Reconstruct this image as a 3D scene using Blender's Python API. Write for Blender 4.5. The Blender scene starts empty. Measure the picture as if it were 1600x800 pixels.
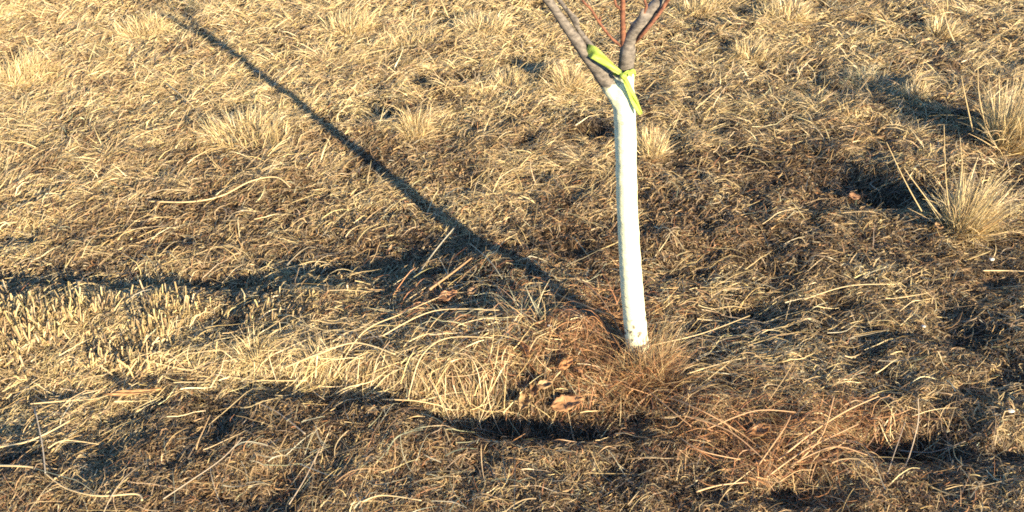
import bpy, math, random
import numpy as np
from mathutils import Vector

R = math.radians
rng = np.random.default_rng(7)
random.seed(7)
sc = bpy.context.scene
COL = sc.collection

# ------------------------------------------------------------------ camera
CAM_H, PITCH, FPX = 1.6, R(37), 1200.0
cd = bpy.data.cameras.new('camera'); cam = bpy.data.objects.new('camera', cd); COL.objects.link(cam)
cam.location = (0, 0, CAM_H); cam.rotation_euler = (R(90) - PITCH, 0, 0)
cd.sensor_width = 36; cd.lens = FPX / 1600 * 36; cd.clip_end = 3000; cd.clip_start = 0.02
sc.camera = cam
SP, CP = math.sin(PITCH), math.cos(PITCH)

def ray(px, py):
    a = (np.asarray(px, float) - 800) / FPX; b = -(np.asarray(py, float) - 400) / FPX
    return a, CP + b * SP, -SP + b * CP

def g0(px, py):
    a, dy, dz = ray(px, py); t = CAM_H / -dz
    return a * t, dy * t

def topix(x, y):
    d = y * CP + CAM_H * SP
    u = y * SP - CAM_H * CP
    return 800 + FPX * x / d, 400 - FPX * u / d

def at(px, py, Y):
    a, dy, dz = ray(px, py); t = Y / dy
    return Vector((float(a * t), float(Y), float(CAM_H + dz * t)))

# ------------------------------------------------------------------ noise
_lat = np.random.default_rng(99).random((8, 256, 256))
def vn(x, y, s, k=0):
    x = np.asarray(x, float) / s + 37.3 * k; y = np.asarray(y, float) / s + 11.7 * k
    xi = np.floor(x).astype(int); yi = np.floor(y).astype(int); fx = x - xi; fy = y - yi
    fx = fx * fx * (3 - 2 * fx); fy = fy * fy * (3 - 2 * fy); L = _lat[k % 8]
    a = L[xi & 255, yi & 255]; b = L[(xi + 1) & 255, yi & 255]; c = L[xi & 255, (yi + 1) & 255]; d = L[(xi + 1) & 255, (yi + 1) & 255]
    return (a * (1 - fx) + b * fx) * (1 - fy) + (c * (1 - fx) + d * fx) * fy - .5
def fbm(x, y, s, k=0, o=3):
    r = 0; a = 1
    for i in range(o):
        r = r + a * vn(x, y, s / 2 ** i, k + i); a *= .5
    return r
def ss(t):
    t = np.clip(t, 0, 1); return t * t * (3 - 2 * t)

# ------------------------------------------------------------------ terrain
def curve(pts):
    xs, ys = g0([p[0] for p in pts], [p[1] for p in pts]); return xs, ys
FX, FY = curve([(-500, 592), (0, 600), (300, 604), (550, 622), (680, 640), (800, 648), (900, 652), (1000, 668), (1200, 700), (1600, 730)])
BX, BY = curve([(-500, 470), (0, 462), (200, 468), (350, 462), (520, 447), (640, 430), (740, 412), (860, 440), (1000, 480), (1200, 520), (1600, 540)])
PITS = [  # px, py, radius x m, radius y m, depth m
    (770, 672, .17, .07, .06), (880, 682, .13, .05, .05), (1430, 698, .15, .08, .075), (1240, 768, .13, .07, .065), (1350, 690, .1, .05, .04),
    (1580, 715, .08, .04, .035), (1190, 490, .12, .06, .035), (1330, 480, .1, .05, .03), (825, 98, .13, .09, .06), (935, 210, .1, .06, .05), (600, 180, .1, .06, .05), (655, 128, .1, .06, .045), (700, 125, .1, .05, .03), (1320, 285, .16, .09, .05), (1385, 318, .12, .07, .05), (1430, 185, .16, .08, .05), (1340, 140, .16, .07, .04), (1120, 30, .14, .07, .05), (1350, 35, .14, .07, .05), (690, 40, .12, .06, .04), (510, 40, .1, .06, .04), (830, 10, .14, .08, .06), (10, 95, .1, .07, .05), (200, 20, .1, .06, .04), (1060, 420, .1, .05, .02), (1130, 240, .12, .06, .025), (1500, 540, .12, .05, .03), (30, 378, .16, .09, .03),
    (30, 440, .10, .07, .02), (230, 458, .08, .04, .01), (440, 460, .3, .06, .03), (600, 440, .2, .08, .03),
    (290, 600, .12, .04, .02), (90, 625, .12, .03, .02), (530, 660, .07, .04, .025), (990, 655, .08, .05, .03),
    (650, 330, .2, .1, .012), (300, 240, .35, .06, .018), (200, 275, .4, .05, .018), (830, 300, .2, .06, .012), (1320, 300, .2, .1, .015),
    (1560, 440, .1, .04, .02), (1510, 620, .06, .04, .02), (240, 640, .1, .03, .012), (345, 790, .06, .03, .02), (930, 750, .1, .03, .015)]
BUMPS = [(760, 560, .40, .16, .035), (640, 600, .3, .1, .02), (120, 520, .5, .12, .02), (1190, 650, .28, .12, .03), (1150, 580, .3, .15, .02),
    (870, 560, .16, .16, .03), (450, 520, .2, .1, .015), (390, 205, .3, .1, .03), (1500, 340, .11, .07, .075), (1575, 215, .15, .09, .08), (872, 124, .10, .07, .085), (642, 200, .09, .06, .06), (1000, 238, .09, .06, .05), (695, 142, .1, .05, .04), (745, 142, .1, .05, .04), (915, 545, .12, .09, .035), (1170, 48, .1, .06, .05), (1395, 52, .1, .06, .05), (60, 112, .12, .07, .05), (235, 40, .12, .07, .04), (1410, 142, .11, .06, .04), (770, 545, .2, .1, .015)]
def pits(x, y):
    p = 0
    for px, py, rx, ry, d in PITS:
        cx, cy = g0(px, py); p = p + d * np.exp(-(((x - cx) / rx / .85) ** 2 + ((y - cy) / ry / .75) ** 2))
    return p
def H(x, y):
    x = np.asarray(x, float); y = np.asarray(y, float)
    near = ss((9 - np.hypot(x, y - 3)) / 4)
    h = .030 * fbm(x, y, 1.1, 1) + .020 * fbm(x, y, .33, 3) + (.024 + .010 * ss((x - .1) / .5)) * fbm(x, y, .12, 5) + .012 * fbm(x, y, .045, 2)
    h = h + .25 * fbm(x, y, 14., 4) * (1 - near)
    yf = np.interp(x, FX, FY); yb = np.interp(x, BX, BY)
    jag = .03 * fbm(x, y, .12, 6)
    lf = ss((.9 - x) / .7); lb = ss((.38 - x) / .35)
    mound = .040 * ss((y + jag - yf) / .05) * (1 - ss((y + jag - yb + .02) / .06))
    front = .030 * (1 - ss((y + jag - yf + .09) / .05)) * ss((y + 2) / 1.)
    gap = np.clip(1.0 + 1.3 * fbm(x, y * .3, .35, 2, 2), .25, 1.35) * (.45 + .55 * ss((x + .95) / .3))
    h = h + mound * np.maximum(lb, .15) * gap + front * lf * np.clip(.75 + 1.9 * fbm(x, y * .4, .28, 7, 2), .12, 1.35)
    for px, py, rx, ry, d in PITS:
        cx, cy = g0(px, py); h = h - d * np.exp(-(((x - cx) / rx / .85) ** 2 + ((y - cy) / ry / .75) ** 2))
    for px, py, rx, ry, d in BUMPS:
        cx, cy = g0(px, py); h = h + d * np.exp(-(((x - cx) / rx / .85) ** 2 + ((y - cy) / ry / .75) ** 2))
    return h

GX0, GY0, GS = -9., -1.5, .0125
_gx = np.arange(GX0, 9., GS); _gy = np.arange(GY0, 17., GS)
HG = H(*np.meshgrid(_gx, _gy, indexing='ij'))
def Z(x, y):
    u = np.clip((np.asarray(x, float) - GX0) / GS, 0, HG.shape[0] - 1.001); v = np.clip((np.asarray(y, float) - GY0) / GS, 0, HG.shape[1] - 1.001)
    i = u.astype(int); j = v.astype(int); fu = u - i; fv = v - j
    return (HG[i, j] * (1 - fu) + HG[i + 1, j] * fu) * (1 - fv) + (HG[i, j + 1] * (1 - fu) + HG[i + 1, j + 1] * fu) * fv

def gp(px, py):
    """where the view ray through a photo pixel meets the terrain"""
    a, dy, dz = ray(px, py); t = CAM_H / -dz
    for _ in range(5): t = (CAM_H - Z(a * t, dy * t)) / -dz
    return a * t, dy * t

# ------------------------------------------------------------------ materials
def mat(name):
    m = bpy.data.materials.new(name); m.use_nodes = True
    nt = m.node_tree; nt.nodes.clear(); return m, nt, nt.nodes.new('ShaderNodeOutputMaterial')
def N(nt, t, **kw):
    n = nt.nodes.new(t)
    for k, v in kw.items():
        if k.startswith('i_'): n.inputs[k[2:].replace('_', ' ')].default_value = v
        else: setattr(n, k, v)
    return n

def blade_material(name, transl=.25, gloss=.06):
    m, nt, out = mat(name); L = nt.links.new
    at_ = N(nt, 'ShaderNodeAttribute', attribute_name='tint')
    d = N(nt, 'ShaderNodeBsdfDiffuse'); t = N(nt, 'ShaderNodeBsdfTranslucent'); g = N(nt, 'ShaderNodeBsdfGlossy', i_Roughness=.45)
    g.inputs['Color'].default_value = (.9, .85, .75, 1)
    L(at_.outputs['Color'], d.inputs['Color']); L(at_.outputs['Color'], t.inputs['Color'])
    m1 = N(nt, 'ShaderNodeMixShader', i_Fac=transl); L(d.outputs[0], m1.inputs[1]); L(t.outputs[0], m1.inputs[2])
    m2 = N(nt, 'ShaderNodeMixShader', i_Fac=gloss); L(m1.outputs[0], m2.inputs[1]); L(g.outputs[0], m2.inputs[2])
    L(m2.outputs[0], out.inputs[0]); return m
M_STRAW = blade_material('dry_straw', .13); M_LITTER = blade_material('plant_litter', .1, .02)
M_STEM = blade_material('straw_stem', .08, .06); M_LEAF = blade_material('dead_leaf', .3, .03)

def soil():
    m, nt, out = mat('soil'); L = nt.links.new
    co = N(nt, 'ShaderNodeNewGeometry')
    n1 = N(nt, 'ShaderNodeTexNoise', i_Scale=9., i_Detail=8., i_Roughness=.7); n2 = N(nt, 'ShaderNodeTexNoise', i_Scale=140., i_Detail=6., i_Roughness=.75)
    L(co.outputs['Position'], n1.inputs['Vector']); L(co.outputs['Position'], n2.inputs['Vector'])
    r = N(nt, 'ShaderNodeValToRGB'); e = r.color_ramp.elements
    e[0].position = .3; e[0].color = (.028, .023, .019, 1); e[1].position = .75; e[1].color = (.12, .085, .055, 1)
    r2 = N(nt, 'ShaderNodeValToRGB'); e = r2.color_ramp.elements
    e[0].position = .35; e[0].color = (.45, .42, .4, 1); e[1].position = .7; e[1].color = (1.5, 1.4, 1.2, 1)
    L(n1.outputs[0], r.inputs[0]); L(n2.outputs[0], r2.inputs[0])
    mx = N(nt, 'ShaderNodeMix', data_type='RGBA', blend_type='MULTIPLY'); mx.inputs[0].default_value = 1
    L(r.outputs[0], mx.inputs[6]); L(r2.outputs[0], mx.inputs[7])
    # far away, where single blades are no longer built, the sheet takes the colour of the dry sward
    sep = N(nt, 'ShaderNodeSeparateXYZ'); L(co.outputs['Position'], sep.inputs[0])
    ln = N(nt, 'ShaderNodeVectorMath', operation='LENGTH'); L(co.outputs['Position'], ln.inputs[0])
    mr = N(nt, 'ShaderNodeMapRange'); mr.inputs[1].default_value = 9; mr.inputs[2].default_value = 16; L(ln.outputs['Value'], mr.inputs[0])
    n3 = N(nt, 'ShaderNodeTexNoise', i_Scale=1.7, i_Detail=9., i_Roughness=.8); L(co.outputs['Position'], n3.inputs['Vector'])
    r3 = N(nt, 'ShaderNodeValToRGB'); e = r3.color_ramp.elements
    e[0].position = .35; e[0].color = (.17, .12, .07, 1); e[1].position = .62; e[1].color = (.42, .32, .17, 1); L(n3.outputs[0], r3.inputs[0])
    m2 = N(nt, 'ShaderNodeMix', data_type='RGBA'); L(mr.outputs[0], m2.inputs[0]); L(mx.outputs[2], m2.inputs[6]); L(r3.outputs[0], m2.inputs[7])
    b = N(nt, 'ShaderNodeBsdfDiffuse', i_Roughness=1.); L(m2.outputs[2], b.inputs[0])
    bp = N(nt, 'ShaderNodeBump', i_Strength=.9, i_Distance=.012); L(n2.outputs[0], bp.inputs['Height']); L(bp.outputs[0], b.inputs['Normal'])
    L(b.outputs[0], out.inputs[0]); return m
M_SOIL = soil()

def bark_mat(name, c1, c2, white=False):
    m, nt, out = mat(name); L = nt.links.new
    co = N(nt, 'ShaderNodeNewGeometry')
    mp = N(nt, 'ShaderNodeMapping'); mp.inputs['Scale'].default_value = (1, 1, 2.2); L(co.outputs['Position'], mp.inputs[0])
    n1 = N(nt, 'ShaderNodeTexNoise', i_Scale=70., i_Detail=6., i_Roughness=.65); L(mp.outputs[0], n1.inputs['Vector'])
    n2 = N(nt, 'ShaderNodeTexNoise', i_Scale=18., i_Detail=4., i_Roughness=.6); L(co.outputs['Position'], n2.inputs['Vector'])
    r = N(nt, 'ShaderNodeValToRGB'); e = r.color_ramp.elements
    e[0].position = .36; e[0].color = (*c1, 1); e[1].position = .66; e[1].color = (*c2, 1); L(n1.outputs[0], r.inputs[0])
    b = N(nt, 'ShaderNodeBsdfPrincipled', i_Roughness=.75); b.inputs['Specular IOR Level'].default_value = .25
    bp = N(nt, 'ShaderNodeBump', i_Strength=.5, i_Distance=.0025); L(n1.outputs[0], bp.inputs['Height'])
    col = r.outputs[0]
    if white:
        r2 = N(nt, 'ShaderNodeValToRGB'); e = r2.color_ramp.elements
        e[0].position = .34; e[0].color = (.36, .35, .26, 1); e[1].position = .42; e[1].color = (.76, .77, .52, 1)
        n5 = N(nt, 'ShaderNodeTexNoise', i_Scale=55., i_Detail=7., i_Roughness=.7); L(mp.outputs[0], n5.inputs['Vector']); L(n5.outputs[0], r2.inputs[0])
        sep = N(nt, 'ShaderNodeSeparateXYZ'); L(co.outputs['Position'], sep.inputs[0])
        # painted up to just under the fork, with an uneven brushed edge; scuffed and soil-stained at the foot
        n4 = N(nt, 'ShaderNodeTexNoise', i_Scale=45., i_Detail=3.); L(co.outputs['Position'], n4.inputs['Vector'])
        def edge(z, amp, inv, w=.004):
            a = N(nt, 'ShaderNodeMath', operation='MULTIPLY_ADD'); L(n4.outputs[0], a.inputs[0]); a.inputs[1].default_value = amp; L(sep.outputs[2], a.inputs[2])
            q = N(nt, 'ShaderNodeMapRange'); L(a.outputs[0], q.inputs[0])
            zz = z + amp * .5
            q.inputs[1].default_value = zz - w; q.inputs[2].default_value = zz + w
            q.inputs[3].default_value, q.inputs[4].default_value = (1, 0) if inv else (0, 1)
            return q
        # the edge rises towards the right-hand stem
        tl = N(nt, 'ShaderNodeMath', operation='MULTIPLY_ADD'); L(sep.outputs[0], tl.inputs[0]); tl.inputs[1].default_value = -.5
        L(sep.outputs[2], tl.inputs[2])
        hi = N(nt, 'ShaderNodeMath', operation='MULTIPLY_ADD'); L(n4.outputs[0], hi.inputs[0]); hi.inputs[1].default_value = .05; L(tl.outputs[0], hi.inputs[2])
        q1 = N(nt, 'ShaderNodeMapRange'); L(hi.outputs[0], q1.inputs[0]); zz = PAINT_TOP + .025
        q1.inputs[1].default_value = zz - .004; q1.inputs[2].default_value = zz + .004; q1.inputs[3].default_value = 1; q1.inputs[4].default_value = 0
        q2 = edge(FOOT_Z + .10, .7, False, .03)
        mu = N(nt, 'ShaderNodeMath', operation='MULTIPLY'); L(q1.outputs[0], mu.inputs[0]); L(q2.outputs[0], mu.inputs[1])
        mx = N(nt, 'ShaderNodeMix', data_type='RGBA'); L(mu.outputs[0], mx.inputs[0]); L(r.outputs[0], mx.inputs[6]); L(r2.outputs[0], mx.inputs[7])
        col = mx.outputs[2]
    L(col, b.inputs['Base Color']); L(bp.outputs[0], b.inputs['Normal']); L(b.outputs[0], out.inputs[0]); return m

# ------------------------------------------------------------------ helpers
def link(name, me, m, parent=None):
    if m: me.materials.append(m)
    o = bpy.data.objects.new(name, me); COL.objects.link(o)
    if parent: o.parent = parent
    return o
def tag(o, label=None, cat=None, group=None, kind=None):
    for k, v in (('label', label), ('category', cat), ('group', group), ('kind', kind)):
        if v: o[k] = v
    return o

def mesh_np(name, V, F, tint=None, smooth=True):
    me = bpy.data.meshes.new(name); n = F.shape[1]
    me.vertices.add(len(V)); me.vertices.foreach_set('co', V.astype(np.float32).ravel())
    me.loops.add(F.size); me.loops.foreach_set('vertex_index', F.astype(np.int32).ravel())
    me.polygons.add(len(F)); me.polygons.foreach_set('loop_start', np.arange(0, F.size, n, dtype=np.int32))
    me.polygons.foreach_set('use_smooth', np.full(len(F), smooth))
    if tint is not None:
        a = me.attributes.new('tint', 'FLOAT_COLOR', 'POINT')
        a.data.foreach_set('color', np.concatenate([tint, np.ones((len(tint), 1))], 1).astype(np.float32).ravel())
    me.update(calc_edges=True); return me

def strips(C, W, col, roll=None, flat=.6, taper=.35):
    """C (n,S,3) centre lines, W (n,) widths, col (n,3) -> arrays of one ribbon per line"""
    n, S, _ = C.shape
    T = np.gradient(C, axis=1); T /= np.linalg.norm(T, axis=2, keepdims=True) + 1e-9
    r = rng.normal(size=(n, 3)); r[:, 2] += flat * 2; r = r[:, None, :]
    side = np.cross(T, r); side /= np.linalg.norm(side, axis=2, keepdims=True) + 1e-9
    s = np.linspace(0, 1, S); prof = (1 - (1 - taper) * s ** 1.5)
    o = side * (W[:, None] * prof[None])[:, :, None] * .5
    V = np.stack([C - o, C + o], 2).reshape(-1, 3)
    b = (np.arange(n) * S * 2)[:, None] + (np.arange(S - 1) * 2)[None]
    F = np.stack([b, b + 1, b + 3, b + 2], -1).reshape(-1, 4)
    tint = np.repeat(col, S * 2, 0)
    return V, F, tint

class Pack:
    def __init__(s): s.V = []; s.F = []; s.T = []; s.n = 0
    def add(s, V, F, T): s.V.append(V); s.F.append(F + s.n); s.T.append(T); s.n += len(V)
    def mesh(s, name): return mesh_np(name, np.concatenate(s.V), np.concatenate(s.F), np.concatenate(s.T))

def lying(x, y, ang, L, W, col, z0, arch, curl=.6, S=4, tilt=0., flat=.6, sag=True):
    """straws lying on (and following) the ground: z0 height of the root, arch bulge, tilt rise of the tip"""
    n = len(x); s = np.linspace(0, 1, S)[None]
    k = rng.normal(size=n) * curl
    a = ang[:, None] + k[:, None] * (s - .5)
    st = L[:, None] / (S - 1)
    dx = np.cos(a) * st; dy = np.sin(a) * st
    X = x[:, None] + np.cumsum(dx, 1) - dx.sum(1, keepdims=True) * .5; Y = y[:, None] + np.cumsum(dy, 1) - dy.sum(1, keepdims=True) * .5
    zz = Z(X, Y) + z0[:, None] + arch[:, None] * 4 * s * (1 - s) + (np.asarray(tilt) * L if np.ndim(tilt) == 0 else tilt * L)[:, None] * s
    return strips(np.stack([X, Y, zz], -1), W, col, flat=flat)

def upright(x, y, az, lean, L, W, col, bend, S=5, z0=-.004, flat=0., taper=.2):
    """blades growing from the ground: lean from the vertical at the root (radians), bend = further droop at the tip"""
    s = np.linspace(0, 1, S)[None]
    th = lean[:, None] + bend[:, None] * s ** 1.3
    th = np.clip(th, 0, 1.75)
    st = L[:, None] / (S - 1)
    rad = np.cumsum(np.sin(th) * st, 1) - np.sin(th[:, :1]) * st; up = np.cumsum(np.cos(th) * st, 1) - np.cos(th[:, :1]) * st
    azs = az[:, None] + rng.normal(size=len(x))[:, None] * .35 * s
    X = x[:, None] + rad * np.cos(azs); Y = y[:, None] + rad * np.sin(azs)
    zr = Z(x, y)[:, None]; zg = Z(X, Y)
    ZZ = np.maximum(zr + z0 + up, zg + .002 + .012 * s * (rng.random(len(x))[:, None]))
    ZZ[:, 0] = Z(x, y) + z0
    return strips(np.stack([X, Y, ZZ], -1), W, col, flat=flat, taper=taper)

def pick(pal, n, jit=.12, w=None):
    pal = np.array(pal); i = rng.choice(len(pal), n, p=w)
    c = pal[i] * (1 + rng.normal(size=(n, 1)) * jit) * (1 + rng.normal(size=(n, 3)) * .03)
    return np.clip(c, .012, .8)

PALE = [(.64, .50, .26), (.58, .45, .23), (.52, .39, .19), (.70, .57, .34), (.48, .37, .20)]
TAN = [(.42, .30, .155), (.35, .24, .12), (.48, .36, .19), (.31, .225, .13), (.40, .31, .19)]
BROWN = [(.24, .155, .08), (.18, .12, .065), (.29, .19, .10), (.13, .095, .06), (.27, .21, .14)]
RED = [(.34, .17, .085), (.25, .12, .06), (.42, .225, .11), (.18, .095, .055), (.46, .29, .15)]
GREY = [(.33, .31, .22), (.25, .25, .17), (.42, .40, .29), (.20, .22, .15)]

COLS = np.array([0, 200, 400, 600, 800, 1000, 1200, 1400, 1600]); ROWS = np.arange(0, 900, 100)
def table(rows):
    T = np.array(rows)
    def f(px, py):
        u = np.clip(px / 200, 0, 7.999); v = np.clip(py / 100, 0, 7.999); i = u.astype(int); j = v.astype(int); fu = u - i; fv = v - j
        return (T[j, i] * (1 - fu) + T[j, i + 1] * fu) * (1 - fv) + (T[j + 1, i] * (1 - fu) + T[j + 1, i + 1] * fu) * fv
    return f
PALEMAP = table([
    [.65, .70, .80, .85, .85, .80, .80, .80, .75],
    [.62, .66, .72, .72, .78, .62, .58, .66, .60],
    [.60, .62, .66, .58, .50, .42, .36, .34, .46],
    [.56, .58, .55, .45, .36, .32, .30, .29, .32],
    [.55, .54, .52, .36, .32, .32, .28, .26, .30],
    [.80, .70, .55, .45, .32, .36, .38, .30, .30],
    [.55, .50, .72, .66, .32, .26, .34, .32, .34],
    [.30, .28, .26, .24, .22, .24, .28, .28, .28],
    [.30, .28, .25, .22, .22, .22, .24, .26, .28]])
REDMAP = table([
    [.0, .0, .0, .0, .0, .0, .0, .0, .0],
    [.0, .0, .0, .0, .0, .0, .0, .0, .0],
    [.05, .05, .0, .0, .0, .0, .05, .05, .05],
    [.05, .05, .05, .1, .1, .1, .15, .15, .1],
    [.0, .0, .05, .1, .25, .15, .1, .1, .05],
    [.0, .0, .0, .15, .35, .35, .05, .0, .0],
    [.0, .0, .0, .1, .45, .75, .35, .1, .05],
    [.05, .1, .1, .15, .2, .35, .6, .25, .1],
    [.1, .1, .15, .3, .25, .15, .25, .25, .2]])

def scatter(n, x0=-400, x1=2000, y0=-260, y1=980):
    """ground points spread evenly as seen, so near ground gets more blades per square metre"""
    px = rng.uniform(x0, x1, n); py = rng.uniform(y0, y1, n)
    x, y = g0(px, py); return x, y
def dist(x, y): return np.sqrt(x * x + y * y + CAM_H ** 2)

# keep blades off the foot of the trunk
TREE_Y = 1.58
foot = at(1003, 578, TREE_Y); TX = foot.x

# ------------------------------------------------------------------ ground sheet
def axis(a, b, step, far):
    c = np.arange(a, b + step / 2, step); g = []; v = step; p = b
    while p < far: v *= 1.25; p += v; g.append(p)
    q = a; v = step; l = []
    while q > -far: v *= 1.25; q -= v; l.append(q)
    return np.array(l[::-1] + list(c) + g)
ax, ay = axis(-6.5, 6.5, .02, 900), axis(.2, 10, .02, 900)
gxx, gyy = np.meshgrid(ax, ay, indexing='ij')
V = np.stack([gxx, gyy, H(gxx, gyy)], -1).reshape(-1, 3)
ni, nj = len(ax), len(ay); ii, jj = np.meshgrid(np.arange(ni - 1), np.arange(nj - 1), indexing='ij'); b = (ii * nj + jj).ravel()
gr = link('ground', mesh_np('ground', V, np.stack([b, b + nj, b + nj + 1, b + 1], 1)), M_SOIL); tag(gr, kind='structure')

# ------------------------------------------------------------------ stuff: litter, thatch, stubble
DENS = 1.0
def flow(x, y): return .12 + 1.1 * vn(x, y, 1.3, 2) + 1.3 * vn(x, y, .28, 4)

CHAR_SHADE = [(.12, .090, .065), (.15, .11, .075), (.085, .070, .058), (.20, .145, .09)]  # burnt grass tones, also used as painted shade in the hollows
CHARMAP = table([
    [.00, .00, .00, .00, .02, .02, .02, .05, .08],
    [.00, .02, .02, .05, .10, .12, .12, .18, .15],
    [.08, .15, .10, .18, .25, .28, .35, .40, .30],
    [.10, .12, .12, .22, .34, .40, .45, .45, .42],
    [.28, .25, .25, .40, .42, .42, .45, .45, .42],
    [.25, .22, .35, .25, .30, .35, .45, .45, .45],
    [.20, .35, .20, .15, .30, .40, .38, .40, .42],
    [.38, .42, .45, .48, .50, .45, .48, .48, .45],
    [.35, .38, .42, .45, .48, .50, .48, .45, .42]])
def char_and_shade(x, y):
    px, py = topix(x, y)
    return np.clip(CHARMAP(px, py) + 1.0 * fbm(x * .7, y, .16, 2, 3) + .35 * fbm(x, y, .045, 5, 2) + 6. * pits(x, y) - .14, 0, 1)  # burnt patches, plus shade painted into the pits by their depth
def blade_colours(x, y, extra=0., jit=.14):
    px, py = topix(x, y); n = len(x)
    w = PALEMAP(px, py) + extra + .55 * fbm(x, y, .5, 5, 2) + .8 * fbm(x, y, .2, 3, 3) + .3 * vn(x, y, .05, 6)
    r = REDMAP(px, py) + .25 * vn(x, y, .1, 5)
    u = rng.random(n); c = pick(TAN, n, jit)
    pal = pick(PALE, n, jit); br = pick(BROWN, n, jit); rd = pick(RED, n, jit); gy = pick(GREY, n, jit)
    c = np.where((u < (w - .25) * 1.25)[:, None], pal, c)
    c = np.where((u > .35 + w * 1.15)[:, None], br, c)
    c = np.where((rng.random(n) < r * .7)[:, None], rd, c)
    gm = np.exp(-(((px - 800) / 120) ** 2 + ((py - 480) / 45) ** 2)) + .7 * np.exp(-(((px - 1180) / 220) ** 2 + ((py - 550) / 50) ** 2)) + .5 * np.exp(-(((px - 1340) / 90) ** 2 + ((py - 130) / 25) ** 2)) + .35 * np.exp(-(((px - 120) / 120) ** 2 + ((py - 190) / 30) ** 2)) + .06
    c = np.where((rng.random(n) < gm * .45)[:, None], gy, c)
    c = np.where((rng.random(n) < char_and_shade(x, y) * .7)[:, None], pick(CHAR_SHADE, n, .2), c)
    return c, w

# fine litter: short broken bits
P = Pack()
n = int(680000 * DENS); x, y = scatter(n); d = dist(x, y); sc_ = np.clip(d / 2.6, .75, 2.6)
kp = rng.random(n) < 1 - .55 * char_and_shade(x, y); x, y, d, sc_ = x[kp], y[kp], d[kp], sc_[kp]; n = len(x)
c, w = blade_colours(x, y, -.05)
L_ = rng.lognormal(math.log(.021), .5, n) * np.clip(sc_, .8, 1.8); W_ = rng.uniform(.0011, .0032, n) * sc_
P.add(*lying(x, y, flow(x, y) + rng.normal(size=n) * 1.1, L_, W_, c, rng.uniform(0, .016, n), L_ * rng.uniform(-.05, .25, n), 1.6, 4, rng.normal(size=n) * .32, .25))
o = link('fallen_plant_litter', P.mesh('fallen_plant_litter'), M_LITTER)
tag(o, 'fine brown litter of broken grass bits covering the soil', 'litter', kind='stuff')

# matted thatch of longer straws
P = Pack()
n = int(185000 * DENS); x, y = scatter(n); d = dist(x, y); sc_ = np.clip(d / 2.8, .8, 2.3)
c, w = blade_colours(x, y, .05)
keep = rng.random(n) < np.clip(.25 + w * 1.1, .12, 1) * (1 - .85 * char_and_shade(x, y)); x, y, c, w, sc_ = x[keep], y[keep], c[keep], w[keep], sc_[keep]; n = len(x)
L_ = rng.lognormal(math.log(.042), .55, n) * np.clip(sc_, 1, 1.4); W_ = rng.uniform(.0008, .0020, n) * sc_
P.add(*lying(x, y, flow(x, y) + rng.normal(size=n) * .85, L_, W_, c, rng.uniform(.000, .013, n), L_ * rng.uniform(-.08, .08, n), .55, 5, rng.normal(size=n) * .11, .3))
o = link('matted_dry_grass', P.mesh('matted_dry_grass'), M_STRAW)
tag(o, 'matted straw coloured dry grass lying flat over the field', 'grass', kind='stuff')

# standing and leaning sward in loose clumps, mostly in the farther half
P = Pack()
nc = int(7500 * DENS)
cx, cy = scatter(nc, y0=-260, y1=420); px, py = topix(cx, cy)
w = PALEMAP(px, py) + .8 * fbm(cx, cy, .45, 3, 2)
far = np.clip((360 - py) / 230, .05, 1)
k = rng.random(nc) < np.clip((w - .25) * 1.6, 0, 1) * far * (1 - char_and_shade(cx, cy)) * (pits(cx, cy) < .018); cx, cy, w = cx[k], cy[k], w[k]
per = 44; n = len(cx) * per
x = np.repeat(cx, per); y = np.repeat(cy, per)
sp = rng.normal(size=(2, n)) * np.repeat(rng.uniform(.012, .045, len(cx)), per)
d = dist(x, y); sc_ = np.clip(d / 3., .8, 2.2)
az = np.arctan2(sp[1], sp[0]) * .0 + np.repeat(flow(cx, cy) + rng.choice([0, math.pi], len(cx), p=[.6, .4]), per) + rng.normal(size=n) * .7
c = np.where((rng.random(n) < .8)[:, None], pick(PALE, n), pick(TAN, n))
P.add(*upright(x + sp[0], y + sp[1], az, np.abs(rng.normal(size=n) * .3 + 1.0), rng.uniform(.05, .13, n) * np.repeat(rng.uniform(.7, 1.3, len(cx)), per), rng.uniform(.0014, .0032, n) * sc_, c, rng.uniform(.3, 1.1, n), 4))
o = link('dry_grass_sward', P.mesh('dry_grass_sward'), M_STRAW)
tag(o, 'low pale tussocky dry grass across the back of the field', 'grass', kind='stuff')

# stubble: short cut stems standing upright at the left
P = Pack()
def stub(n, cx, cy, rx, ry, h0, h1, lean=.16):
    px = rng.normal(cx, rx, n); py = rng.normal(cy, ry, n); x, y = gp(px, py)
    cl = fbm(x, y, .07, 2, 2) > -.12
    x, y = x[cl], y[cl]; n = len(x)
    c = np.where((rng.random(n) < .55)[:, None], pick(PALE, n, .2) * .93, pick(TAN, n, .2)); px2, py2 = topix(x, y); kk = rng.random(n) < 1.15 - ss((np.abs(py2 - 525) - 25) / 70) + .3 * vn(x, y, .1, 3); x, y, c = x[kk], y[kk], c[kk]; n = len(x)
    P.add(*upright(x, y, rng.normal(size=n) * .9, np.abs(rng.normal(size=n) * lean + .22), rng.uniform(h0, h1, n) * rng.uniform(.6, 1.9, n), rng.uniform(.0022, .0056, n), c, rng.uniform(0, .25, n) + (rng.random(n) < .3) * rng.uniform(.3, 1.6, n), 4, taper=.8))
stub(1900, 90, 540, 80, 32, .02, .055); stub(1000, 250, 500, 75, 22, .02, .045); stub(520, 60, 480, 60, 15, .02, .045)
stub(260, 210, 590, 45, 12, .02, .05, .3); stub(260, 420, 500, 60, 25, .015, .035, .3); stub(240, 560, 440, 70, 12, .01, .028); stub(200, 380, 470, 60, 10, .01, .03)
stub(700, 60, 575, 110, 12, .02, .05); stub(300, -120, 540, 70, 30, .02, .055)
o = link('grass_stubble', P.mesh('grass_stubble'), M_STRAW)
tag(o, 'short upright cut grass stubble in a pale band at the left', 'stubble', kind='stuff')

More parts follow.
